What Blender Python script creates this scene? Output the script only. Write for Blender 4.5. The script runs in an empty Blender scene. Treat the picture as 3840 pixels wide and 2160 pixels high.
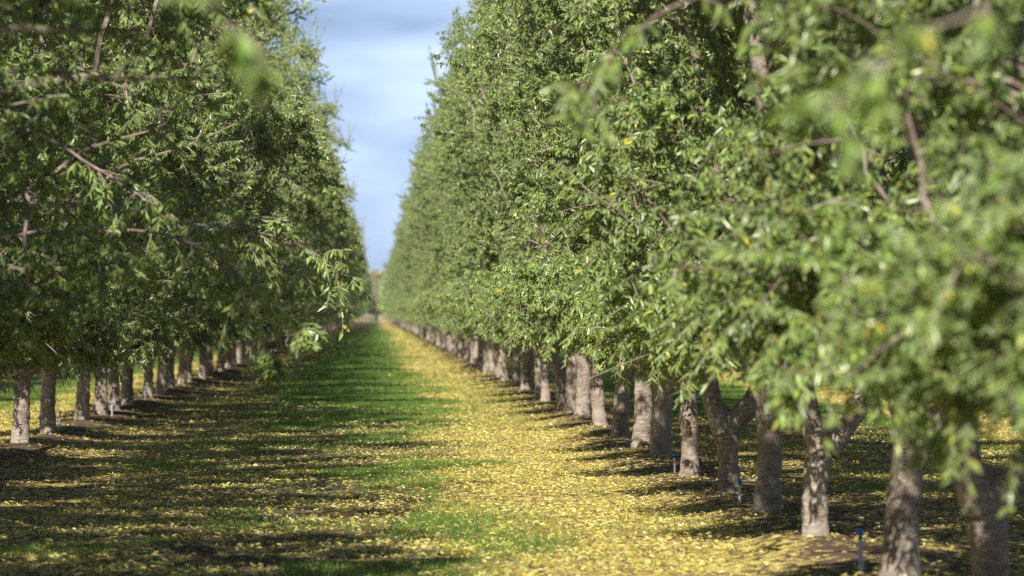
import bpy, math, random
import numpy as np
from mathutils import Matrix, Vector

# ------------------------------------------------------------------ camera, sky, sun
sc = bpy.context.scene
col = sc.collection
EYE = 1.6
cam_d = bpy.data.cameras.new('camera'); cam = bpy.data.objects.new('camera', cam_d); col.objects.link(cam)
cam.location = (0, 0, EYE)
cam.rotation_euler = (math.radians(90 + 0.318), 0, math.radians(-1.742))
cam_d.sensor_width = 36; cam_d.lens = 157.2
cam_d.clip_start = 0.1; cam_d.clip_end = 9000
cam_d.dof.use_dof = True; cam_d.dof.focus_distance = 43; cam_d.dof.aperture_fstop = 3.6
cam_d.dof.aperture_blades = 0
sc.camera = cam

SUN_EL, SUN_AZ = 43.0, 18.5          # azimuth: degrees left of straight behind the camera
sun_dir = Vector((-math.sin(math.radians(SUN_AZ)) * math.cos(math.radians(SUN_EL)),
                  -math.cos(math.radians(SUN_AZ)) * math.cos(math.radians(SUN_EL)),
                  math.sin(math.radians(SUN_EL))))
sd = bpy.data.lights.new('sun', 'SUN'); sun = bpy.data.objects.new('sun', sd); col.objects.link(sun)
sd.energy = 5.0; sd.angle = math.radians(0.5); sd.color = (1.0, 0.93, 0.82)
sun.rotation_euler = sun_dir.to_track_quat('Z', 'Y').to_euler()

w = bpy.data.worlds.new('World'); sc.world = w; w.use_nodes = True
nt = w.node_tree; nt.nodes.clear()
N = nt.nodes.new; L = nt.links.new
out = N('ShaderNodeOutputWorld'); bg = N('ShaderNodeBackground'); sky = N('ShaderNodeTexSky')
sky.sky_type = 'NISHITA'; sky.sun_disc = False
sky.sun_elevation = math.radians(SUN_EL)
sky.sun_rotation = math.atan2(sun_dir.x, sun_dir.y)
sky.air_density = 1.0; sky.dust_density = 0.3; sky.ozone_density = 3.0; sky.altitude = 100
tc = N('ShaderNodeTexCoord')
sep = N('ShaderNodeSeparateXYZ'); L(tc.outputs['Generated'], sep.inputs[0])
# keep the blue of the upper air down to the low sky seen between the rows
mp = N('ShaderNodeMath'); mp.operation = 'MULTIPLY_ADD'; mp.inputs[1].default_value = 1.0; mp.inputs[2].default_value = 0.17
ab = N('ShaderNodeMath'); ab.operation = 'ABSOLUTE'; L(sep.outputs[2], ab.inputs[0]); L(ab.outputs[0], mp.inputs[0])
cmb = N('ShaderNodeCombineXYZ'); L(sep.outputs[0], cmb.inputs[0]); L(sep.outputs[1], cmb.inputs[1]); L(mp.outputs[0], cmb.inputs[2])
L(cmb.outputs[0], sky.inputs[0])
cs = N('ShaderNodeMapping'); cs.inputs['Scale'].default_value = (13, 13, 42); L(tc.outputs['Generated'], cs.inputs[0])
cn = N('ShaderNodeTexNoise'); cn.inputs['Scale'].default_value = 1.0; cn.inputs['Detail'].default_value = 3; cn.inputs['Roughness'].default_value = 0.5
L(cs.outputs[0], cn.inputs[0])
cr = N('ShaderNodeMapRange'); cr.inputs[1].default_value = 0.36; cr.inputs[2].default_value = 0.60
cr.inputs[3].default_value = 0.22; cr.inputs[4].default_value = 0.85
L(cn.outputs[0], cr.inputs[0])
# clouds thin out towards the horizon
hz = N('ShaderNodeMapRange'); hz.inputs[1].default_value = -0.03; hz.inputs[2].default_value = 0.03; L(sep.outputs[2], hz.inputs[0])
hz2 = N('ShaderNodeMapRange'); hz2.inputs[1].default_value = 0.15; hz2.inputs[2].default_value = 0.5; hz2.inputs[3].default_value = 1; hz2.inputs[4].default_value = 0.06; L(sep.outputs[2], hz2.inputs[0])
hm = N('ShaderNodeMath'); hm.operation = 'MULTIPLY'; L(hz.outputs[0], hm.inputs[0]); L(hz2.outputs[0], hm.inputs[1])
mu = N('ShaderNodeMath'); mu.operation = 'MULTIPLY'; L(cr.outputs[0], mu.inputs[0]); L(hm.outputs[0], mu.inputs[1])
cmx = N('ShaderNodeMix'); cmx.data_type = 'RGBA'; L(mu.outputs[0], cmx.inputs['Factor'])
L(sky.outputs[0], cmx.inputs['A']); cmx.inputs['B'].default_value = (9.6, 12.0, 17.0, 1)
L(cmx.outputs['Result'], bg.inputs['Color']); bg.inputs['Strength'].default_value = 0.048
L(bg.outputs[0], out.inputs[0])

sc.view_settings.view_transform = 'Standard'; sc.view_settings.look = 'None'
sc.view_settings.exposure = 0.88; sc.view_settings.gamma = 1
sc.render.engine = 'CYCLES'
cy = sc.cycles
cy.max_bounces = 6; cy.diffuse_bounces = 2; cy.glossy_bounces = 2; cy.transmission_bounces = 3; cy.transparent_max_bounces = 4
cy.volume_bounces = 0; cy.caustics_reflective = False; cy.caustics_refractive = False
cy.sample_clamp_indirect = 4
cy.use_denoising = False
cy.pixel_filter_type = 'BLACKMAN_HARRIS'

rng = np.random.default_rng(7)
PITCH = 7.03
ROW_L, ROW_R = -4.07, 2.96
FAR = 745.0

# ------------------------------------------------------------------ materials
def mat(name, rough=0.8, spec=0.3):
    m = bpy.data.materials.new(name); m.use_nodes = True
    t = m.node_tree; b = t.nodes['Principled BSDF']
    b.inputs['Roughness'].default_value = rough; b.inputs['Specular IOR Level'].default_value = spec
    return m, t, b
def ramp(t, stops):
    r = t.nodes.new('ShaderNodeValToRGB'); e = r.color_ramp.elements
    e[0].position, e[0].color = stops[0][0], (*stops[0][1], 1)
    e[1].position, e[1].color = stops[-1][0], (*stops[-1][1], 1)
    for p, c in stops[1:-1]:
        k = e.new(p); k.color = (*c, 1)
    return r
def noise(t, scale, detail=4, rough=0.55, vec=None):
    n = t.nodes.new('ShaderNodeTexNoise'); n.inputs['Scale'].default_value = scale
    n.inputs['Detail'].default_value = detail; n.inputs['Roughness'].default_value = rough
    if vec is not None: t.links.new(vec, n.inputs['Vector'])
    return n
def mapping(t, src, scale):
    m = t.nodes.new('ShaderNodeMapping'); m.inputs['Scale'].default_value = scale; t.links.new(src, m.inputs[0]); return m.outputs[0]
def mixc(t, f, a, b, mode='MIX'):
    m = t.nodes.new('ShaderNodeMix'); m.data_type = 'RGBA'; m.blend_type = mode
    for s, v in ((m.inputs['Factor'], f), (m.inputs['A'], a), (m.inputs['B'], b)):
        if hasattr(v, 'is_output'): t.links.new(v, s)
        else: s.default_value = v if isinstance(v, (int, float)) else (*v, 1)
    return m.outputs['Result']
def math_(t, op, a, b=None, c=None, clamp=False):
    m = t.nodes.new('ShaderNodeMath'); m.operation = op; m.use_clamp = clamp
    for i, v in enumerate((a, b, c)):
        if v is None: continue
        if hasattr(v, 'is_output'): t.links.new(v, m.inputs[i])
        else: m.inputs[i].default_value = v
    return m.outputs[0]

def leaf_material(name, trans, back, rough=0.42, spec=0.5):
    m, t, b = mat(name, rough, spec)
    at = t.nodes.new('ShaderNodeAttribute'); at.attribute_name = 'tint'
    ge = t.nodes.new('ShaderNodeNewGeometry')
    c = mixc(t, math_(t, 'MULTIPLY', ge.outputs['Backfacing'], 0.55), at.outputs['Color'], back)
    t.links.new(c, b.inputs['Base Color'])
    tr = t.nodes.new('ShaderNodeBsdfTranslucent')
    tcol = mixc(t, 1.0, at.outputs['Color'], (1.6, 1.7, 0.7), 'MULTIPLY')
    t.links.new(tcol, tr.inputs['Color'])
    ms = t.nodes.new('ShaderNodeMixShader'); ms.inputs[0].default_value = trans
    t.links.new(b.outputs[0], ms.inputs[1]); t.links.new(tr.outputs[0], ms.inputs[2])
    t.links.new(ms.outputs[0], t.nodes['Material Output'].inputs['Surface'])
    return m
M_LEAF = leaf_material('leaf', 0.27, (0.25, 0.33, 0.16), 0.37, 0.6)
M_FALLEN = leaf_material('fallen_leaf', 0.12, (0.62, 0.47, 0.17), 0.6, 0.25)
M_GRASS = leaf_material('grass_blade', 0.3, (0.10, 0.20, 0.03), 0.5, 0.3)

# bark of the trunks: grey brown plates, lighter lichen, reddish cracks
M_BARK, t, b = mat('bark', 0.9, 0.15)
tcn = t.nodes.new('ShaderNodeTexCoord'); oi = t.nodes.new('ShaderNodeObjectInfo')
ov = t.nodes.new('ShaderNodeVectorMath'); ov.operation = 'MULTIPLY_ADD'
t.links.new(oi.outputs['Random'], ov.inputs[1]); ov.inputs[0].default_value = (31, 17, 9); t.links.new(tcn.outputs['Object'], ov.inputs[2])
v = ov.outputs[0]
n1 = noise(t, 1.0, 6, 0.7, mapping(t, v, (11, 11, 42)))
n2 = noise(t, 1.0, 3, 0.5, mapping(t, v, (4, 4, 3)))
n3 = noise(t, 1.0, 5, 0.65, mapping(t, v, (45, 45, 14)))
r1 = ramp(t, [(0.28, (0.05, 0.036, 0.028)), (0.40, (0.21, 0.165, 0.13)), (0.54, (0.37, 0.32, 0.26)), (0.70, (0.52, 0.46, 0.39))])
t.links.new(n1.outputs[0], r1.inputs[0])
r2 = ramp(t, [(0.36, (0.17, 0.11, 0.08)), (0.52, (0.38, 0.33, 0.275))]); t.links.new(n2.outputs[0], r2.inputs[0])
c = mixc(t, 0.42, r1.outputs[0], r2.outputs[0])
r3 = ramp(t, [(0.30, (0.35, 0.3, 0.28)), (0.44, (1, 1, 1))]); t.links.new(n3.outputs[0], r3.inputs[0])
c = mixc(t, 0.8, c, r3.outputs[0], 'MULTIPLY')
t.links.new(c, b.inputs['Base Color'])
bp = t.nodes.new('ShaderNodeBump'); bp.inputs['Strength'].default_value = 0.9; bp.inputs['Distance'].default_value = 0.02
t.links.new(math_(t, 'ADD', n1.outputs[0], n3.outputs[0]), bp.inputs['Height']); t.links.new(bp.outputs[0], b.inputs['Normal'])

M_TWIG, t, b = mat('twig_bark', 0.75, 0.2)
n1 = noise(t, 18, 3); r1 = ramp(t, [(0.35, (0.14, 0.095, 0.075)), (0.65, (0.34, 0.28, 0.25))])
t.links.new(n1.outputs[0], r1.inputs[0]); t.links.new(r1.outputs[0], b.inputs['Base Color'])

# ground: soil, mown grass strip, small leaf litter between
M_GROUND, t, b = mat('orchard_floor', 0.95, 0.1)
tcn = t.nodes.new('ShaderNodeTexCoord'); P = tcn.outputs['Object']
sp = t.nodes.new('ShaderNodeSeparateXYZ'); t.links.new(P, sp.inputs[0])
wob = noise(t, 1.0, 3, 0.5, mapping(t, P, (0.5, 0.22, 1)))
u = math_(t, 'ADD', sp.outputs[0], math_(t, 'MULTIPLY_ADD', wob.outputs[0], 1.5, -0.75))
u = math_(t, 'WRAP', u, ROW_L + PITCH, ROW_L)                       # distance east of the row line
u = math_(t, 'SUBTRACT', u, ROW_L)
def smooth(t, x, a, b_, lo=0.0, hi=1.0):
    m = t.nodes.new('ShaderNodeMapRange'); m.interpolation_type = 'SMOOTHSTEP'
    t.links.new(x, m.inputs[0]); m.inputs[1].default_value = a; m.inputs[2].default_value = b_
    m.inputs[3].default_value = lo; m.inputs[4].default_value = hi; return m.outputs[0]
g = math_(t, 'MULTIPLY', smooth(t, u, 1.8, 2.5), smooth(t, u, 4.7, 5.3, 1, 0))
gn = noise(t, 1.0, 4, 0.6, mapping(t, P, (2.2, 1.1, 1)))
nearm = math_(t, 'MULTIPLY', smooth(t, sp.outputs[1], 45, 90, 1, 0), .22)
g = math_(t, 'MULTIPLY', g, smooth(t, math_(t, 'SUBTRACT', gn.outputs[0], nearm), 0.30, 0.46))
soil_n = noise(t, 1.0, 6, 0.65, mapping(t, P, (3, 1.6, 3)))
soil = ramp(t, [(0.3, (0.035, 0.024, 0.018)), (0.7, (0.14, 0.095, 0.066))]); t.links.new(soil_n.outputs[0], soil.inputs[0])
gr_n = noise(t, 30, 3, 0.6, P)
gr = ramp(t, [(0.3, (0.035, 0.07, 0.014)), (0.7, (0.09, 0.16, 0.03))]); t.links.new(gr_n.outputs[0], gr.inputs[0])
c = mixc(t, g, soil.outputs[0], gr.outputs[0])
vo = t.nodes.new('ShaderNodeTexVoronoi'); vo.inputs['Scale'].default_value = 22; t.links.new(P, vo.inputs['Vector'])
vs = t.nodes.new('ShaderNodeSeparateColor'); t.links.new(vo.outputs['Color'], vs.inputs[0])
lit = math_(t, 'MULTIPLY', smooth(t, u, 4.0, 5.2), smooth(t, u, 6.3, 6.95, 1, 0.15))
lit = math_(t, 'MAXIMUM', lit, math_(t, 'MULTIPLY', smooth(t, u, 0.1, 0.9), smooth(t, u, 1.9, 2.9, 0.55, 0.05)))
lm = math_(t, 'LESS_THAN', vs.outputs[0], math_(t, 'MULTIPLY', lit, 0.55))
ly = ramp(t, [(0.0, (0.47, 0.39, 0.09)), (0.5, (0.58, 0.49, 0.14)), (1.0, (0.26, 0.18, 0.07))]); t.links.new(vs.outputs[1], ly.inputs[0])
c = mixc(t, lm, c, ly.outputs[0])
t.links.new(c, b.inputs['Base Color'])
bp = t.nodes.new('ShaderNodeBump'); bp.inputs['Strength'].default_value = 0.7; bp.inputs['Distance'].default_value = 0.03
bn = noise(t, 14, 5, 0.65, P); t.links.new(bn.outputs[0], bp.inputs['Height']); t.links.new(bp.outputs[0], b.inputs['Normal'])

M_ROAD, t, b = mat('dirt_road', 0.95, 0.1)
n1 = noise(t, 0.8, 5); r1 = ramp(t, [(0.3, (0.36, 0.25, 0.20)), (0.7, (0.50, 0.38, 0.31))])
t.links.new(n1.outputs[0], r1.inputs[0]); t.links.new(r1.outputs[0], b.inputs['Base Color'])
def plain(name, c, rough, var=0.25):
    m, t, b = mat(name, rough, 0.4)
    n1 = noise(t, 60, 3); r1 = ramp(t, [(0.3, tuple(x * (1 - var) for x in c)), (0.7, c)])
    t.links.new(n1.outputs[0], r1.inputs[0]); t.links.new(r1.outputs[0], b.inputs['Base Color'])
    return m
M_WHITE = plain('white_plastic', (0.78, 0.78, 0.76), 0.45)
M_BLUE = plain('blue_plastic', (0.05, 0.24, 0.85), 0.35)
M_BLACK = plain('black_plastic', (0.03, 0.03, 0.03), 0.5)

# ------------------------------------------------------------------ mesh helpers
class MB:
    """collects quads and triangles, then becomes one mesh object"""
    def __init__(s): s.v = []; s.q = []; s.t = []; s.n = 0; s.qc = []; s.tc = []; s.qm = []; s.tm = []
    def quads(s, v, f, col=None, m=0):
        v = np.asarray(v, np.float32).reshape(-1, 3); f = np.asarray(f, np.int32).reshape(-1, 4)
        s.v.append(v); s.q.append(f + s.n); s.n += len(v)
        s.qc.append(np.ones((len(f), 3), np.float32) * (1 if col is None else col)); s.qm.append(np.full(len(f), m, np.int32))
    def tris(s, v, f, col=None, m=0):
        v = np.asarray(v, np.float32).reshape(-1, 3); f = np.asarray(f, np.int32).reshape(-1, 3)
        s.v.append(v); s.t.append(f + s.n); s.n += len(v)
        s.tc.append(np.ones((len(f), 3), np.float32) * (1 if col is None else col)); s.tm.append(np.full(len(f), m, np.int32))
    def mesh(s, name, mats, smooth=False, tint=False):
        v = np.concatenate(s.v)
        q = np.concatenate(s.q) if s.q else np.zeros((0, 4), np.int32)
        tr = np.concatenate(s.t) if s.t else np.zeros((0, 3), np.int32)
        me = bpy.data.meshes.new(name)
        me.vertices.add(len(v)); me.vertices.foreach_set('co', v.ravel())
        nl = q.size + tr.size; me.loops.add(nl); me.loops.foreach_set('vertex_index', np.concatenate([q.ravel(), tr.ravel()]))
        npoly = len(q) + len(tr); me.polygons.add(npoly)
        st = np.concatenate([np.arange(len(q)) * 4, q.size + np.arange(len(tr)) * 3]).astype(np.int32)
        me.polygons.foreach_set('loop_start', st)
        me.polygons.foreach_set('material_index', np.concatenate(s.qm + s.tm))
        me.polygons.foreach_set('use_smooth', np.full(npoly, smooth))
        me.update(calc_edges=True)
        if tint:
            cc = np.concatenate(s.qc + s.tc); a = me.attributes.new('tint', 'FLOAT_COLOR', 'FACE')
            a.data.foreach_set('color', np.hstack([cc, np.ones((len(cc), 1))]).astype(np.float32).ravel())
        for m in mats: me.materials.append(m)
        me.validate()
        return me

def unit(a): return a / np.maximum(np.linalg.norm(a, axis=-1, keepdims=True), 1e-9)
def tubes(mb, paths, radii, S=5, m=0, lump=0.0, r=None, col=None):
    """paths (N,K,3), radii (N,K) -> N tapered tubes"""
    paths = np.asarray(paths, float); radii = np.asarray(radii, float)
    Nn, K, _ = paths.shape
    T = unit(np.gradient(paths, axis=1))
    ref = np.zeros((Nn, 1, 3)); ref[..., 0] = 0.31; ref[..., 1] = 0.95
    up = np.abs((T * unit(ref)).sum(-1).mean(1)) > 0.8
    ref[up] = (0.2, 0.1, 0.97)
    A = unit(np.cross(T, np.broadcast_to(unit(ref), T.shape))); B = np.cross(T, A)
    an = np.linspace(0, 2 * np.pi, S, endpoint=False)
    rr = radii[..., None] * np.ones(S)
    if lump:
        ph = r.uniform(0, 6.28, (Nn, 1, 1)); kk = np.arange(K)[None, :, None]
        rr = rr * (1 + lump * (np.sin(3 * an + ph + kk * 0.23) * 0.5 + np.sin(5 * an - kk * .4 + ph * 2) * 0.3) + lump * r.normal(0, .35, rr.shape))
    V = paths[:, :, None] + rr[..., None] * (np.cos(an)[None, None, :, None] * A[:, :, None] + np.sin(an)[None, None, :, None] * B[:, :, None])
    i = np.arange(Nn)[:, None, None] * K * S; k = np.arange(K - 1)[None, :, None] * S; s_ = np.arange(S)[None, None, :]; s2 = (s_ + 1) % S
    F = np.stack([i + k + s_, i + k + s2, i + k + S + s2, i + k + S + s_], -1).reshape(-1, 4)
    mb.quads(V, F, col, m)

def leaves(mb, pos, d, length, tint, r, wr=0.14, fold=0.25, m=0, nrm=None, curl=0.0):
    """lance shaped leaves, folded along the midrib"""
    n = len(pos); d = unit(d)
    q = r.normal(size=(n, 3)) if nrm is None else nrm
    side = unit(np.cross(d, q)); nr = np.cross(side, d)
    ln = np.asarray(length)[:, None]; w_ = ln * wr * r.uniform(.8, 1.25, (n, 1))
    up = nr * w_ * fold * 2
    cu = nr * ln * curl
    base = pos; tip = pos + d * ln
    V = np.stack([base, pos + d * ln * .3 + side * w_ * .9 + up - cu, pos + d * ln * .68 + side * w_ * .75 + up - cu,
                  tip, pos + d * ln * .68 - side * w_ * .75 + up - cu, pos + d * ln * .3 - side * w_ * .9 + up - cu], 1)
    o = np.arange(n)[:, None] * 6
    F = np.concatenate([o + np.array([0, 1, 2, 3]), o + np.array([0, 3, 4, 5])], 1).reshape(-1, 4)
    mb.quads(V, F, np.repeat(tint, 2, 0), m)

def leaf_tint(n, r, yellow=0.012, base=(0.205, 0.290, 0.076)):
    c = np.array(base)[None] * r.uniform(.62, 1.35, (n, 1)) * r.uniform(.9, 1.12, (n, 3))
    ol = r.random(n) < .18; c[ol] = c[ol] * (1.4, 1.25, .9)
    y = r.random(n) < yellow; c[y] = np.array((.62, .54, .09)) * r.uniform(.7, 1.1, (y.sum(), 1))
    return c.astype(np.float32)

def link(name, me, parent=None, loc=None):
    o = bpy.data.objects.new(name, me); col.objects.link(o)
    if parent is not None: o.parent = parent
    if loc is not None: o.location = loc
    return o
def tag(o, label=None, cat=None, group=None, kind=None):
    if label: o['label'] = label
    if cat: o['category'] = cat
    if group: o['group'] = group
    if kind: o['kind'] = kind

# value noise for the ground
_lat = np.random.default_rng(3).random((256, 256))
def vnoise(x, y):
    xi = np.floor(x).astype(int); yi = np.floor(y).astype(int); fx = x - xi; fy = y - yi
    fx = fx * fx * (3 - 2 * fx); fy = fy * fy * (3 - 2 * fy)
    a = _lat[xi % 256, yi % 256]; b_ = _lat[(xi + 1) % 256, yi % 256]; c_ = _lat[xi % 256, (yi + 1) % 256]; d_ = _lat[(xi + 1) % 256, (yi + 1) % 256]
    return (a * (1 - fx) + b_ * fx) * (1 - fy) + (c_ * (1 - fx) + d_ * fx) * fy
def gz(x, y):
    x = np.asarray(x, float); y = np.asarray(y, float)
    dr = np.abs((x - ROW_L + PITCH / 2) % PITCH - PITCH / 2)
    berm = np.exp(-(dr / .55) ** 2) * (0.045 + 0.10 * vnoise(x * .6 + 9, y * .55 + 4))
    return berm + .03 * vnoise(x * .9, y * .35) + .012 * vnoise(x * 4, y * 4) - .02

# ------------------------------------------------------------------ ground, road
def grid(name, xs, ys, zf, m, label, cat=None):
    X, Y = np.meshgrid(xs, ys, indexing='ij'); Z = zf(X, Y)
    V = np.stack([X, Y, Z], -1).reshape(-1, 3); nx, ny = len(xs), len(ys)
    i = (np.arange(nx - 1)[:, None] * ny + np.arange(ny - 1)[None]).ravel()
    F = np.stack([i, i + ny, i + ny + 1, i + 1], -1)
    mb = MB(); mb.quads(V, F); o = link(name, mb.mesh(name, [m], smooth=True))
    tag(o, label, cat, kind='structure'); return o
xs = np.concatenate([[-3000, -1000, -300, -120, -60], np.arange(-26, 24, .13), [60, 120, 300, 1000, 3000]])
ys = np.concatenate([[-300, -60], np.arange(-12, 130, .22), np.arange(130, 400, 1.2), np.arange(400, 900, 8), [1000, 1400, 2200, 4000, 6000]])
def zf(X, Y):
    inside = (X > -30) & (X < 30) & (Y > -20) & (Y < FAR + 10)
    return np.where(inside, gz(X, Y), -.01)
grid('ground', xs, ys, zf, M_GROUND, 'orchard floor of soil and mown grass strips between the tree rows', 'ground')
rx = np.linspace(-160, 160, 60); ry = np.linspace(FAR + 6, FAR + 46, 12)
grid('dirt_road', rx, ry, lambda X, Y: 0.045 + .03 * vnoise(X * .3, Y * .3) + 0 * X, M_ROAD, 'pinkish bare dirt road crossing at the far end of the rows', 'road')

# ------------------------------------------------------------------ grass and fallen leaves (uncountable)
def band(r, n, x0, x1, y0, y1): return r.uniform(x0, x1, n), r.uniform(y0, y1, n)
def litter_density(x, y):
    u = (x - ROW_L + .35 * (vnoise(x * .5 + 5, y * .3) - .5) * 2) % PITCH
    s = lambda a, b_: np.clip((u - a) / (b_ - a), 0, 1)
    right = s(4.3, 5.2) * (1 - .88 * s(6.1, 6.8))
    left = s(.15, .8) * (1 - s(2.0, 3.4))
    mid = .08 + .62 * np.clip((85 - y) / 50, 0, 1)
    d = np.maximum(np.maximum(right, .28 * left), mid * np.where((u > 1.5) & (u < 5.5), 1, .25))
    patch = np.clip(.1 + 1.6 * vnoise(x * 1.5, y * .7), 0, 1) * np.clip(.15 + vnoise(x * 5, y * 2.2) * 1.5, 0, 1)
    return d * patch
r = np.random.default_rng(21)
mb = MB()
for y0, y1, dens, k, xa, xb in ((16, 60, 720, .88, -9, 9), (60, 110, 210, 1.15, -10.5, 12), (110, 190, 75, 1.5, -11, 14), (190, 400, 16, 2.6, -7, 6)):
    n = int((xb - xa) * (y1 - y0) * dens); x, y = band(r, n, xa, xb, y0, y1)
    inview = (x / y > -.092 - .3 / y) & (x / y < .15 + .3 / y)
    x, y = x[inview], y[inview]
    keep = r.random(len(x)) < litter_density(x, y); x, y = x[keep], y[keep]; n = len(x)
    pos = np.stack([x, y, gz(x, y) + r.uniform(.004, .022, n)], -1)
    a = r.uniform(0, 2 * np.pi, n); d = np.stack([np.cos(a), np.sin(a), r.normal(.05, .22, n)], -1)
    nrm = np.stack([r.normal(0, .45, n), r.normal(0, .45, n), np.ones(n)], -1)
    c = np.array([(.60, .55, .13), (.65, .60, .21), (.54, .42, .07), (.17, .11, .05), (.34, .38, .12), (.68, .66, .38)])[r.choice(6, n, p=[.24, .24, .14, .15, .09, .14])] * r.uniform(.75, 1.1, (n, 1))
    leaves(mb, pos, d, r.uniform(.032, .062, n) * k, c, r, .15, r.uniform(.0, .5, (n, 1)), 0, nrm, 0.0)
o = link('fallen_leaves', mb.mesh('fallen_leaves', [M_FALLEN], tint=True))
tag(o, 'yellow fallen almond leaves scattered over the orchard floor', 'leaf litter', kind='stuff')

mb = MB()
for y0, y1, dens, k in ((16, 50, 1700, 1.0), (50, 90, 900, 1.35), (90, 160, 260, 2.2), (160, 400, 50, 4.0)):
    xa, xb = (-7, 8)
    n = int((xb - xa) * (y1 - y0) * dens); x, y = band(r, n, xa, xb, y0, y1)
    inview = (x / y > -.092 - .3 / y) & (x / y < .15 + .3 / y)
    x, y = x[inview], y[inview]
    u = (x - ROW_L + .7 * (vnoise(x * .4 + 7, y * .25) - .5) * 2) % PITCH
    g = np.clip((u - 1.7) / .6, 0, 1) * np.clip((5.3 - u) / .5, 0, 1) + .10 * (u > .9) * (u < 6.3)
    g = g * np.clip(vnoise(x * .9 + 50, y * .3 + 9) * 3.4 - .5 - (1.3 * (u < 4.0) + .7) * np.clip((85 - y) / 35, 0, 1), 0.04, 1)
    keep = r.random(len(x)) < g; x, y = x[keep], y[keep]; n = len(x)
    a = r.uniform(0, 2 * np.pi, n); h = r.uniform(.025, .06, n) * (k ** .4)
    wv = np.stack([np.cos(a), np.sin(a), 0 * a], -1) * (.0035 * k); ln = np.stack([r.normal(0, .4, n), r.normal(0, .4, n), np.ones(n)], -1) * h[:, None]
    p = np.stack([x, y, gz(x, y) - .003], -1)
    V = np.stack([p - wv, p + wv, p + ln], 1); c = np.array((.11, .20, .034)) * r.uniform(.55, 1.35, (n, 1)) * r.uniform(.9, 1.1, (n, 3))
    mb.tris(V, np.arange(3 * n).reshape(-1, 3), c)
o = link('grass', mb.mesh('grass', [M_GRASS], tint=True))
tag(o, 'short green grass growing along the middle of the alley', 'grass', kind='stuff')

# ------------------------------------------------------------------ the almond trees
PZ = np.array([0.8, 1.2, 1.7, 2.5, 4.0, 5.5, 6.6, 7.5, 8.2, 8.6])
PXP = np.array([.8, 1.7, 2.45, 2.9, 3.05, 3.0, 3.05, 2.85, 2.2, 1.4])     # reach towards the east
PXM_R = np.array([.3, 0.75, 1.2, 1.55, 1.7, 1.45, 1.2, .85, .5, .2])
PXM_L = np.array([.5, 1.1, 1.7, 2.1, 2.4, 2.3, 1.9, 1.4, .9, .5]); PXM = PXM_R      # reach towards the west
PY = np.array([.3, .7, 1.2, 1.9, 2.4, 2.35, 2.0, 1.6, 1.0, .5])
def envelope(th, z, amp=1.0):
    c, s = np.cos(th), np.sin(th)
    rx = np.where(c > 0, np.interp(z, PZ, PXP), np.interp(z, PZ, PXM)); ry = np.interp(z, PZ, PY)
    return amp / np.sqrt((c / rx) ** 2 + (s / ry) ** 2)

def twig_paths(r, start, d, ln, K=6, droop=.35):
    """curved drooping paths from start along d"""
    n = len(start); t_ = np.linspace(0, 1, K)[None, :, None]
    d = unit(d); bend = unit(r.normal(size=(n, 3))) * .18
    p = start[:, None] + ln[:, None, None] * (d[:, None] * t_ + bend[:, None] * t_ ** 2 + np.array([0, 0, -1.0]) * droop * t_ ** 2)
    return p

def leafy(mb, r, paths, per, size=(.047, .078), droop=.7, yellow=.02, t0=.12, tint=None):
    """hang leaves on each path"""
    n, K, _ = paths.shape
    t_ = r.uniform(t0, 1, (n, per)) ** .85; f = t_ * (K - 1); i = np.minimum(f.astype(int), K - 2); f = (f - i)[..., None]
    ii = np.arange(n)[:, None]
    a, b_ = paths[ii, i], paths[ii, i + 1]
    pos = (a * (1 - f) + b_ * f).reshape(-1, 3); tdir = unit(b_ - a).reshape(-1, 3)
    m_ = len(pos)
    d = tdir * .18 + unit(r.normal(size=(m_, 3))) * .75 + np.array([0, 0, -droop])
    tc_ = leaf_tint(m_, r, yellow)
    if tint is not None: tc_ *= np.repeat(tint, per, 0)
    leaves(mb, pos, d, r.uniform(*size, m_), tc_, r, m=0)

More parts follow.
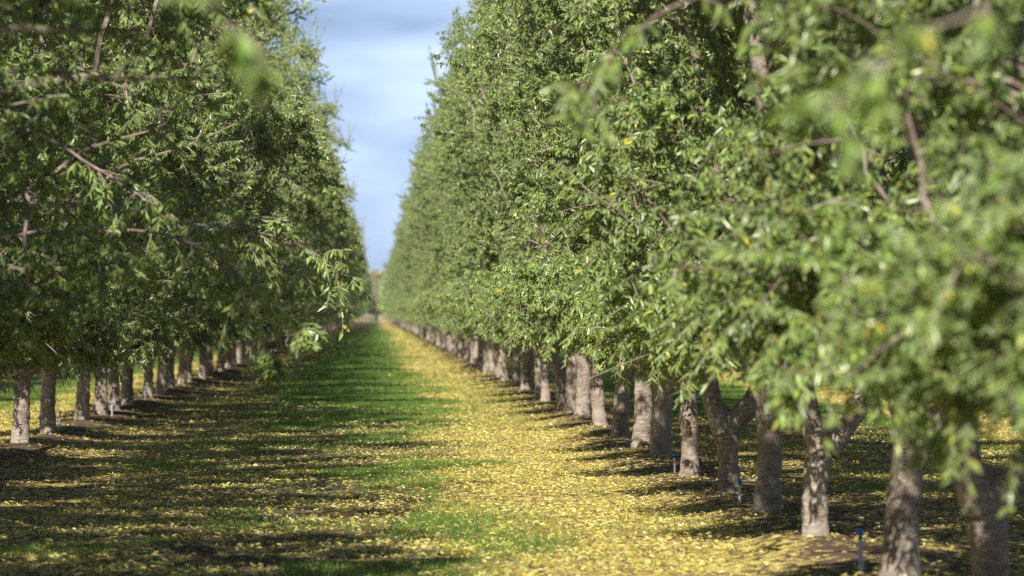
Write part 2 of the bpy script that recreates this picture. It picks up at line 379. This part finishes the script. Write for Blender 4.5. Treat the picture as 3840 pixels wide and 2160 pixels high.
def make_variant(side, seed, forks=3, fz=.8, lean=(0, 0), bend=(0, 0), rad=.1, spread=1.0, hgt=1.0):
    global PXM
    PXM = PXM_L if side == 'L' else PXM_R
    r = np.random.default_rng(seed)
    # trunk
    K = 26; t_ = np.linspace(0, 1, K)
    z = -.18 + (fz + .30) * t_
    px = lean[0] * t_ + bend[0] * np.sin(t_ * np.pi) ; py = lean[1] * t_ + bend[1] * np.sin(t_ * np.pi * 1.2)
    path = np.stack([px, py, z], -1)
    top = path[-4]
    rr = rad * (1 + .42 * np.exp(-t_ * 7) - .10 * np.sin(t_ * 3) + .16 * np.clip((t_ - .6) / .4, 0, 1) + .05 * r.normal(size=K))
    rr[-7:] *= (.97, .92, .84, .74, .62, .48, .3)
    mb = MB(); tubes(mb, path[None], rr[None], 22, 0, .045, r)
    trunk = mb.mesh('trunk', [M_BARK], smooth=True)
    # scaffold limbs
    limbs, lp = [], []
    a0 = r.uniform(0, 6.28)
    if seed % 2: a0 = .15
    for k in range(forks):
        a = a0 + k * 2 * np.pi / forks + r.normal(0, .25)
        K2 = 16; q = np.linspace(0, 1, K2)
        R = envelope(np.array([a]), np.array([6.0]))[0] * .62 * spread; H = r.uniform(6.0, 7.2) * hgt
        rad_ = R * (q ** .75) ; zz = top[2] - .16 + (H - top[2]) * (q ** 1.08)
        wig = r.normal(0, 1, 4)
        p = np.stack([top[0] + np.cos(a) * rad_ + .12 * np.sin(q * 7 + wig[0]) * q, top[1] + np.sin(a) * rad_ + .12 * np.sin(q * 6 + wig[1]) * q, zz], -1)
        p[0] = top + (np.cos(a) * .015, np.sin(a) * .015, -.10)
        lr = rad * r.uniform(.56, .70) * (1.2 if forks == 2 else 1) * (1 - q) ** .7 + .008; lr[0] *= 1.1
        mb = MB(); tubes(mb, p[None], lr[None], 12, 0, .08, r)
        limbs.append(mb.mesh('limb', [M_BARK], smooth=True)); lp.append(p)
    LP = np.concatenate([p[2:] for p in lp])
    p1, p2 = r.uniform(0, 6.28, 2)
    lobes = lambda th, z: 1 + (.13 if side == 'R' else .2) * np.sin(3 * th + p1 + z * 1.1) * np.sin(z * 2.0 + p2) + .08 * np.sin(5 * th - p2 + z * 3)
    # leafy clusters through the crown
    mb = MB()
    nb = 34 if side == 'R' else 42
    th = r.uniform(0, 2 * np.pi, nb * 4); z = r.uniform(1.25, 8.0, nb * 4)
    keep = r.random(nb * 4) < (envelope(th, z) / 3.1) ** .8; th, z = th[keep][:nb], z[keep][:nb]; nb = len(th)
    R = envelope(th, z) * lobes(th, z) - .32 - .22 * np.clip((z - 5) / 2, 0, 1); rho = np.maximum(R, .2) * r.uniform(.82, 1.0, nb); rho[::4] *= .55
    ns = 4 if side == 'R' else 8   # low skirt of boughs on the west side
    th[1:1 + ns] = np.pi + r.uniform(-.9, .9, ns); z[1:1 + ns] = r.uniform(1.38, 1.75, ns); rho[1:1 + ns] = r.uniform(.45, 1.15, ns)
    if side == 'L':
        th[12:20] = r.uniform(-2.2, 2.2, 8); z[12:20] = r.uniform(1.2, 1.55, 8); rho[12:20] = r.uniform(.45, 1.25, 8)
    B = np.stack([np.cos(th) * rho + top[0] * .5, np.sin(th) * rho + top[1] * .5, z * hgt], -1)
    D = np.linalg.norm(LP[None] - B[:, None], axis=-1) + 2.0 * np.clip(LP[None, :, 2] - B[:, None, 2] + .3, 0, None)
    S0 = LP[D.argmin(1)]; q = np.linspace(0, 1, 10)[None, :, None]
    mid = (S0 + B) / 2 + np.array([0, 0, .3]) + r.normal(0, .18, B.shape)
    BO = (1 - q) ** 2 * S0[:, None] + 2 * q * (1 - q) * mid[:, None] + q ** 2 * B[:, None] + r.normal(0, .014, (nb, 10, 3))
    tubes(mb, BO, (.010 + .006 * np.linalg.norm(B - S0, axis=1)[:, None]) * (1 - .65 * q[..., 0]), 6, 1)
    LP = np.concatenate([LP, BO[:, 4:].reshape(-1, 3)])
    n = 300 if side == 'R' else 370
    bi = r.integers(0, nb, n); C = B[bi] + r.normal(0, 1, (n, 3)) * (.34, .34, .28) * np.where(B[bi, 2:3] < 1.8, (.8, .8, .35), 1.0)
    C[:75] = np.stack([r.normal(.45, .8, 75), r.normal(0, 1.0, 75), r.uniform(2.4, 7.0, 75)], -1)
    if side == 'L':
        C[75:110] = np.stack([r.uniform(-1.5, .3, 35), r.uniform(-1.8, .6, 35), r.uniform(1.35, 2.2, 35)], -1)
    z = C[:, 2]
    # start on the nearest limb point that lies lower
    D = np.linalg.norm(LP[None] - C[:, None], axis=-1) + 2.5 * np.clip(LP[None, :, 2] - C[:, None, 2] + .25, 0, None)
    S0 = LP[D.argmin(1)]
    q = np.linspace(0, 1, 9)[None, :, None]; mid = (S0 + C) / 2 + np.array([0, 0, .25]) + r.normal(0, .14, C.shape)
    BP = (1 - q) ** 2 * S0[:, None] + 2 * q * (1 - q) * mid[:, None] + q ** 2 * C[:, None]
    BP += r.normal(0, .012, BP.shape)
    ll = np.linalg.norm(C - S0, axis=1)
    tubes(mb, BP, (.007 + .009 * ll[:, None]) * (1 - .75 * q[..., 0]) , 5, 1)
    ctint = r.uniform(.78, 1.22, (n, 1)) * np.ones((1, 3))
    # twigs round each cluster
    nt_ = 13
    ci = np.repeat(np.arange(n), nt_); tt = r.uniform(.45, 1, len(ci)); fi = tt * 8; i0 = np.minimum(fi.astype(int), 7); f = (fi - i0)[:, None]
    st = BP[ci, i0] * (1 - f) + BP[ci, i0 + 1] * f
    outw = unit(C * (1, 1, .0) - np.array([.5, 0, 0]) + 1e-6)[ci]
    d = unit(unit(BP[ci, -1] - BP[ci, -3]) * .35 + r.normal(size=(len(ci), 3)) * .62 + outw * .30 + (0, 0, .38))
    tp = twig_paths(r, st, d, r.uniform(.16, .48, len(ci)), droop=.14)
    tubes(mb, tp, np.linspace(.0055, .002, 6)[None] * np.ones((len(tp), 1)), 3, 1)
    leafy(mb, r, tp, 39, tint=ctint[ci])
    # upright young shoots over the top and flanks
    hi = np.where(z > 3.2)[0]; ci = r.choice(hi, 150)
    d = np.stack([r.normal(0, .2, 150), r.normal(0, .2, 150), np.ones(150)], -1)
    tp = twig_paths(r, C[ci], d, r.uniform(.35, .95, 150), droop=.02)
    tubes(mb, tp, np.linspace(.006, .002, 6)[None] * np.ones((150, 1)), 3, 1)
    leafy(mb, r, tp, 26, size=(.055, .085), droop=.8, yellow=.02, t0=.05)
    # bare grey dead twigs that poke through
    ci = r.choice(n, 34); d = unit(C[ci] * (1, 1, .0) - np.array([.5, 0, 0])) + r.normal(0, .5, (34, 3))
    tp = twig_paths(r, BP[ci, 5], d, r.uniform(.4, .9, 34), droop=.12)
    tubes(mb, tp, np.linspace(.008, .0025, 6)[None] * np.ones((34, 1)), 4, 1)
    crown = mb.mesh('crown', [M_LEAF, M_TWIG], tint=True)
    return trunk, limbs, crown

VAR = {'R': [
    make_variant('R', 11, 3, .95, (.03, 0), (.02, 0), .105),              # 0 straight thick
    make_variant('R', 12, 2, .66, (.07, .02), (-.05, 0), .092),           # 1 bent, low V fork
    make_variant('R', 13, 3, .90, (.10, .03), (-.03, 0), .108),           # 2 leaning
    make_variant('R', 15, 2, .62, (-.05, .0), (.03, .02), .096),          # 3 dark forked
    make_variant('R', 16, 4, .92, (-.04, 0), (.025, .02), .088),          # 4 upright pale
    make_variant('R', 18, 3, .78, (.05, -.03), (.0, .03), .112),          # 5 stout
    make_variant('R', 22, 4, .84, (-.08, .02), (-.02, 0), .096)],         # 6
  'L': [
    make_variant('L', 31, 3, .90, (.04, 0), (.02, 0), .100),
    make_variant('L', 32, 3, .80, (-.06, .02), (.02, .01), .094),
    make_variant('L', 33, 4, .95, (.03, .03), (-.03, 0), .104),
    make_variant('L', 34, 2, .72, (.06, 0), (-.02, .02), .110),
    make_variant('L', 35, 3, .88, (-.02, -.02), (.03, .0), .090)]}
CAT = 'tree'
G_L, G_R = 'almond trees in the left row', 'almond trees in the right row'
def plant(x, y, vi, label, group, rz=0.0, s=1.0):
    root = bpy.data.objects.new('almond_tree', None); col.objects.link(root)
    root.empty_display_size = .3
    root.location = (x, y, float(gz(x, y))); root.rotation_euler = (0, 0, rz); root.scale = (s, s, s)
    tag(root, label, CAT, group)
    V_ = VAR['L' if 'left' in group else 'R']; tr, lb, cr_ = V_[vi % len(V_)]
    link('trunk', tr, root)
    for l_ in lb: link('limb', l_, root)
    link('crown', cr_, root)
    return root

ordn = ['first', 'second', 'third', 'fourth', 'fifth', 'sixth', 'seventh', 'eighth', 'ninth', 'tenth', 'eleventh', 'twelfth']
rr_ = random.Random(5)
count = 0
right = [
    (3.9, 7, None), (8.3, 4, 'almond tree with big blurred leaves in the top right corner'),
    (12.7, 6, 'almond tree with blurred leafy branches over the right edge, trunk out of view'),
    (17.1, 0, 'almond tree hiding behind the right edge with soft low leaves'),
    (21.5, 3, 'almond tree with dark shaded trunk at the bottom right corner'),
    (25.2, 2, 'almond tree with thick leaning grey trunk running off the bottom edge'),
    (29.9, 1, 'almond tree with a crooked pale trunk and a dark V fork'),
    (34.0, 0, 'almond tree with straight thick trunk just right of the blue topped sprinkler'),
    (37.6, 3, 'almond tree with dark forked trunk left of the straight thick one'),
    (42.2, 4, 'almond tree with upright pale trunk beside the small white sprinkler stake'),
    (46.6, 5, 'almond tree with rough mottled trunk left of the upright pale trunk'),
    (50.1, 7, 'almond tree with shaded dark trunk behind the rough mottled trunk'),
    (54.2, 2, 'almond tree with pale slightly leaning trunk between two shaded trunks'),
    (58.5, 6, 'almond tree with dark trunk beside a tiny white sprinkler in the right row'),
    (64.3, 5, 'almond tree with short stout pale trunk, fifth sunlit trunk of right row'),
]
near_roots = {}
for Z, vi, lab in right:
    near_roots['R%d' % int(Z + .5)] = plant(ROW_R, Z, vi, lab or 'almond tree beside the photographer at the near end of the right row', G_R, rr_.uniform(-.12, .12), rr_.uniform(.97, 1.03) if Z > 18 else .92); count += 1
left_near = [2.5, 6.8, 11.2, 15.6, 20.0, 24.4, 28.6, 33.2, 37.8, 42.2, 46.7]
for i, Z in enumerate(left_near):
    lab = 'left row almond tree, only crown in view, %s before the first visible left trunk' % ordn[len(left_near) - 1 - i]
    near_roots['L%d' % int(Z + .5)] = plant(ROW_L, Z, (i * 3 + 1) % 8, lab, G_L, rr_.uniform(-.12, .12), rr_.uniform(.97, 1.03) if Z > 14 else .9); count += 1
left_seen = [(51.1, 5), (55.8, 7), (61.8, 0), (65.8, 5), (69.8, 6), (73.6, 2), (79.8, 4), (84.6, 0), (88.7, 7), (93.6, 5)]
for i, (Z, vi) in enumerate(left_seen):
    lab = 'almond tree of the left row whose trunk is the %s visible from the left edge' % ordn[i]
    plant(ROW_L, Z, vi, lab, G_L, rr_.uniform(-.12, .12), rr_.uniform(.97, 1.03)); count += 1
YEND = 508.0
for row, Z0, g_, lab in ((ROW_R, 68.7, G_R, 'almond tree far along the right row with a short pale trunk'),
                         (ROW_L, 98.2, G_L, 'almond tree far along the left row with a shaded trunk')):
    Z = Z0; k = 0
    while Z < YEND:
        l2 = lab if Z > 110 else ('almond tree in the middle of the right row, %s beyond the stout pale trunk' % ordn[min(k, 11)] if g_ == G_R else lab)
        plant(row + rr_.uniform(-.08, .08), Z + rr_.uniform(-.25, .25), rr_.randrange(8), l2, g_, rr_.uniform(-.2, .2), rr_.uniform(.93, 1.07))
        Z += 4.45; k += 1; count += 1
for row, Z0, Z1, g_, lab in ((ROW_R + PITCH, 20, 175, 'almond trees in the next row on the right', 'almond tree of the next row seen between and behind the right row trunks'),
                             (ROW_L - PITCH, 60, 215, 'almond trees in the next row on the left', 'almond tree of the next row seen dimly behind the left row')):
    Z = Z0
    while Z < Z1:
        plant(row + rr_.uniform(-.1, .1), Z + rr_.uniform(-.3, .3), rr_.randrange(8), lab, g_, rr_.uniform(-.2, .2), rr_.uniform(.93, 1.07)); Z += 4.6; count += 1
print('almond trees:', count)

# the rest of the orchard, far down the rows, as one mass
r = np.random.default_rng(77)
mb = MB()
pts = []
for row in (ROW_L, ROW_R):
    pts += [(row, z_) for z_ in np.arange(YEND + 2, FAR, 4.5)]
for k in (-3, -2, -1, 1, 2, 3):
    base = ROW_L if k < 0 else ROW_R
    z0 = {-3: 260, -2: 150, -1: 218, 1: 178, 2: 75, 3: 120}[k]; z1 = 420 if abs(k) > 1 else FAR
    pts += [(base + k * PITCH, z_) for z_ in np.arange(z0, z1, 5.2 if abs(k) == 1 else 5.6)]
for (x, y) in pts:
    n = 750; th = r.uniform(0, 6.283, n); z = r.uniform(1.05, 8.4, n); R = envelope(th, z) * r.normal(.95, .1, n) * np.sqrt(r.uniform(.25, 1, n))
    C = np.stack([x + np.cos(th) * R, y + np.sin(th) * R, z * r.uniform(.95, 1.05)], -1)
    d = r.normal(size=(n, 3)) * .6 + (0, 0, -.7)
    leaves(mb, C, d, r.uniform(.30, .5, n), leaf_tint(n, r, .012), r, .3, .25)
    tubes(mb, np.array([[(x, y, -.1), (x, y, .5), (x + .05, y, 1.6), (x + .4, y + .1, 5)]]), np.array([[.13, .10, .09, .03]]), 7, 1)
o = link('distant_orchard', mb.mesh('distant_orchard', [M_LEAF, M_BARK], tint=True))
tag(o, 'far off almond trees of the orchard merging into one green mass', 'orchard', kind='stuff')

# ------------------------------------------------------------------ single branches that reach into the alley
def reach(root, paths, label=None, per=60, r0=.010, twigs=14, size=(.065, .1), seed=1, tl=(.18, .42)):
    """paths: list of polylines in metres; leafy side twigs along the outer part"""
    r = np.random.default_rng(seed); mb = MB()
    inv = np.array((Matrix.Translation(root.location) @ Matrix.Rotation(root.rotation_euler.z, 4, 'Z') @ Matrix.Diagonal((*root.scale, 1))).inverted())
    for j, pl in enumerate(paths):
        pl = np.array(pl, float); s_ = np.linspace(0, len(pl) - 1, 6 * len(pl))
        p = np.stack([np.interp(s_, np.arange(len(pl)), pl[:, k]) for k in range(3)], -1)
        for _ in range(3): p[1:-1] = (p[:-2] + 2 * p[1:-1] + p[2:]) / 4
        p += r.normal(0, .006, p.shape)
        loc = p @ inv[:3, :3].T + inv[:3, 3]
        tubes(mb, loc[None], np.linspace(r0 if j == 0 else r0 * .6, .003, len(p))[None], 7, 1)
        half = loc[int(len(loc) * (.3 if j == 0 else .1)):]
        st = half[r.integers(0, len(half), twigs)]
        d = unit(r.normal(size=(twigs, 3))) * .7 + unit(half[-1] - half[0]) * .5 + (0, 0, -.1)
        tp = twig_paths(r, st, d, r.uniform(*tl, twigs), droop=.35)
        tubes(mb, tp, np.linspace(.005, .002, 6)[None] * np.ones((twigs, 1)), 3, 1)
        leafy(mb, r, tp, max(12, per // twigs * 5), size=size, yellow=.02)
    o = link('branch', mb.mesh('branch', [M_LEAF, M_TWIG], tint=True), root)
    if label: o['label'] = label
    return o
# low branch of a left tree, bent down with a bare grey stem and a leafy tip
reach(near_roots['L29'], [[(-3.6, 28.6, 1.8), (-2.3, 28.3, 2.1), (-1.4, 28, 2.12), (-.98, 28, 1.97), (-.86, 28, 1.82), (-.74, 28, 1.62), (-.585, 28, 1.44)]],
      'bare grey drooping branch', per=40, twigs=12, r0=.013, seed=3)
reach(near_roots['L29'], [[(-.585, 28, 1.44), (-.50, 28, 1.47), (-.43, 28, 1.50)], [(-.585, 28, 1.44), (-.62, 28, 1.34), (-.65, 28, 1.25)]], None, per=60, twigs=9, r0=.010, seed=4, tl=(.08, .18))
reach(near_roots['L38'], [[(-3.5, 37, 2.5), (-2.2, 36.5, 2.5), (-1.27, 36, 2.27), (-.98, 36, 2.25), (-.66, 36, 2.18), (-.34, 36, 1.99), (-.30, 36, 1.80)]], 'arching grey branch with hanging leaves', per=150, twigs=34, r0=.015, seed=5)
reach(near_roots['L33'], [[(-3.5, 32, 2.9), (-2.4, 31, 2.9), (-1.7, 30.5, 2.45), (-1.45, 30, 2.3), (-1.1, 30, 2.0), (-.9, 30, 1.75)]], None, per=150, twigs=34, r0=.014, seed=6)
reach(near_roots['L11'], [[(-3.5, 10.8, 2.7), (-1.8, 10.3, 2.95), (-.9, 10, 2.65), (-.50, 10, 2.36), (-.34, 10, 2.24), (-.24, 10, 2.17)]], None, per=45, twigs=9, r0=.007, seed=17, tl=(.06, .14))
reach(near_roots['L11'], [[(-3.5, 10.8, 2.7), (-1.6, 10.4, 3.1), (-.5, 10.3, 2.95), (-.12, 10.3, 2.75), (-.01, 10.3, 2.48)]], None, per=12, twigs=4, r0=.010, seed=8, tl=(.05, .1))
reach(near_roots['R17'], [[(2.5, 16.9, 2.3), (1.7, 16.5, 2.75), (1.1, 16, 2.75), (.8, 16, 2.5), (.68, 16, 2.3)]], None, per=60, twigs=16, r0=.006, seed=10, tl=(.1, .24))
reach(near_roots['R8'], [[(2.5, 8.6, 2.0), (1.6, 9.2, 2.35), (1.15, 9.5, 2.2), (.95, 9.5, 2.02)]], None, per=50, twigs=12, r0=.008, seed=11, tl=(.08, .16))

# low leafy boughs of the near right trees, hanging in front of the trunks
for k, (x, y, z, src) in enumerate([(1.85, 19.2, 1.22, 'R22'), (2.15, 19.6, 1.12, 'R22'), (2.35, 19.0, 1.05, 'R22'), (2.05, 22.5, 1.20, 'R25'), (2.3, 24.0, 1.12, 'R25'),
                                    (2.0, 27.5, 1.15, 'R30'), (2.6, 18.8, 1.15, 'R22'), (2.1, 38.5, 1.25, 'R42'), (2.3, 42.5, 1.18, 'R47'), (2.0, 46.5, 1.2, 'R50'), (2.2, 51, 1.15, 'R54')]):
    yy = near_roots[src].location.y; z += .13
    reach(near_roots[src], [[(2.9, yy, 1.35), (2.7, (y + yy) / 2, 1.8), ((x + 2.6) / 2, (y + yy) / 2, z + .5), (x, y, z)]], None, per=95, twigs=20, r0=.013, seed=40 + k, tl=(.12, .30))

# ------------------------------------------------------------------ micro sprinklers on white stakes
def lathe(mb, prof, S=14, off=(0, 0)):
    prof = np.array(prof, float); a = np.linspace(0, 2 * np.pi, S, endpoint=False)
    V = np.stack([prof[:, 0:1] * np.cos(a) + off[0], prof[:, 0:1] * np.sin(a) + off[1], prof[:, 1:2] + 0 * a], -1)
    k = np.arange(len(prof) - 1)[:, None] * S; s_ = np.arange(S)[None]; s2 = (s_ + 1) % S
    mb.quads(V, np.stack([k + s_, k + s2, k + S + s2, k + S + s_], -1))
def m_(f, m, name):
    mb = MB(); f(mb); return mb.mesh(name, [m], smooth=True)
ME_STAKE = m_(lambda mb: lathe(mb, [(.0, -.08), (.013, -.06), (.013, .155), (.015, .157), (.015, .166), (0, .166)]), M_WHITE, 'stake')
ME_COLLAR = m_(lambda mb: lathe(mb, [(.0, .1665), (.009, .1668), (.009, .184), (0, .1842)]), M_BLACK, 'collar')
ME_HEAD = m_(lambda mb: lathe(mb, [(.0, .1845), (.018, .185), (.022, .192), (.022, .203), (.012, .213), (.006, .222), (0, .223)]), M_BLUE, 'sprinkler_head')
for x, y, s, lab in (
    (2.85, 26.2, 1.15, 'white sprinkler stake with blue cap near the bottom edge left of the leaning trunk'),
    (2.88, 35.4, .92, 'blue capped white sprinkler stake left of the straight thick trunk'),
    (2.87, 42.9, .85, 'small white sprinkler stake with blue top against the upright pale trunk'),
    (2.92, 60.0, .9, 'tiny white sprinkler stake beside the dark trunk in the right row'),
    (2.70, 111.0, 1.1, 'faint white sprinkler stake among far trunks of the right row'),
    (-4.12, 58.4, .95, 'sprinkler stake with blue cap right of the second left row trunk'),
    (-3.86, 65.6, .95, 'white sprinkler stake standing before the fourth left row trunk'),
    (-3.95, 76.8, .95, 'white sprinkler stake in front of the seventh left row trunk'),
    (-3.98, 85.6, .95, 'white sprinkler stake by the eighth and ninth left row trunks')):
    e = bpy.data.objects.new('sprinkler', None); col.objects.link(e); e.empty_display_size = .1
    e.location = (x, y, float(gz(x, y))); e.scale = (s, s, s); e.rotation_euler = (.03 * math.sin(y), .04 * math.cos(y * 3), 0)
    tag(e, lab, 'sprinkler', 'sprinklers beside the tree rows')
    link('stake', ME_STAKE, e); link('collar', ME_COLLAR, e); link('sprinkler_head', ME_HEAD, e)

# ------------------------------------------------------------------ trees closing the view beyond the road
def far_tree(x, y, H, Rw, tint, seed, label, low=1.5, name='distant_tree'):
    r = np.random.default_rng(seed)
    e = bpy.data.objects.new(name, None); col.objects.link(e); e.location = (x, y, 0); tag(e, label, 'tree', 'trees beyond the dirt road')
    mb = MB(); tubes(mb, np.array([[(0, 0, -.2), (0, 0, 1.2), (.1, 0, H * .45), (.2, .1, H * .8)]]), np.array([[.28, .22, .15, .04]]), 8)
    link('trunk', mb.mesh('trunk', [M_BARK], smooth=True), e)
    mb = MB(); n = 5200; th = r.uniform(0, 6.283, n); q = r.random(n); z = low + (H - low) * q
    R = Rw * np.sqrt(np.clip(1 - (2 * q ** .8 - 1) ** 2, .02, 1)) * (1 + .25 * np.sin(th * 3 + seed) * np.sin(q * 9)) * r.uniform(.3, 1, n) ** .5
    leaves(mb, np.stack([np.cos(th) * R, np.sin(th) * R, z], -1), r.normal(size=(n, 3)) + (0, 0, -.5), r.uniform(.3, .55, n), leaf_tint(n, r, .01, tint), r, .3)
    link('crown', mb.mesh('crown', [M_LEAF], tint=True), e)
tn = [(.24, .25, .13), (.33, .27, .17), (.20, .25, .10), (.30, .27, .15)]
wr = random.Random(9)
for i, x in enumerate(np.arange(-22, 34, 4.4)):
    far_tree(x + wr.uniform(-.8, .8), FAR + 62 + wr.uniform(-3, 6), wr.uniform(8.6, 10.2), wr.uniform(2.9, 3.6), tn[i % 4], 100 + i, ['greenish far tree closing the view beyond the dirt road', 'brownish far tree closing the view beyond the dirt road'][i % 2])

# ------------------------------------------------------------------ air between the camera and the far rows
hb = MB(); x0, x1, y0, y1, z0, z1 = -5000, 5000, -1000, 7000, -1.0, 13.0
v = [(x, y, z) for x in (x0, x1) for y in (y0, y1) for z in (z0, z1)]
hb.quads(v, [(0, 1, 3, 2), (4, 6, 7, 5), (0, 4, 5, 1), (2, 3, 7, 6), (0, 2, 6, 4), (1, 5, 7, 3)])
mh = bpy.data.materials.new('haze_air'); mh.use_nodes = True; t = mh.node_tree; t.nodes.clear()
mo = t.nodes.new('ShaderNodeOutputMaterial'); pv = t.nodes.new('ShaderNodeVolumePrincipled')
pv.inputs['Color'].default_value = (1, .96, .88, 1); pv.inputs['Density'].default_value = 0.0002; pv.inputs['Anisotropy'].default_value = .2
t.links.new(pv.outputs[0], mo.inputs['Volume'])
o = link('haze', hb.mesh('haze', [mh])); tag(o, 'thin pale haze in the air down the rows', 'haze', kind='stuff')
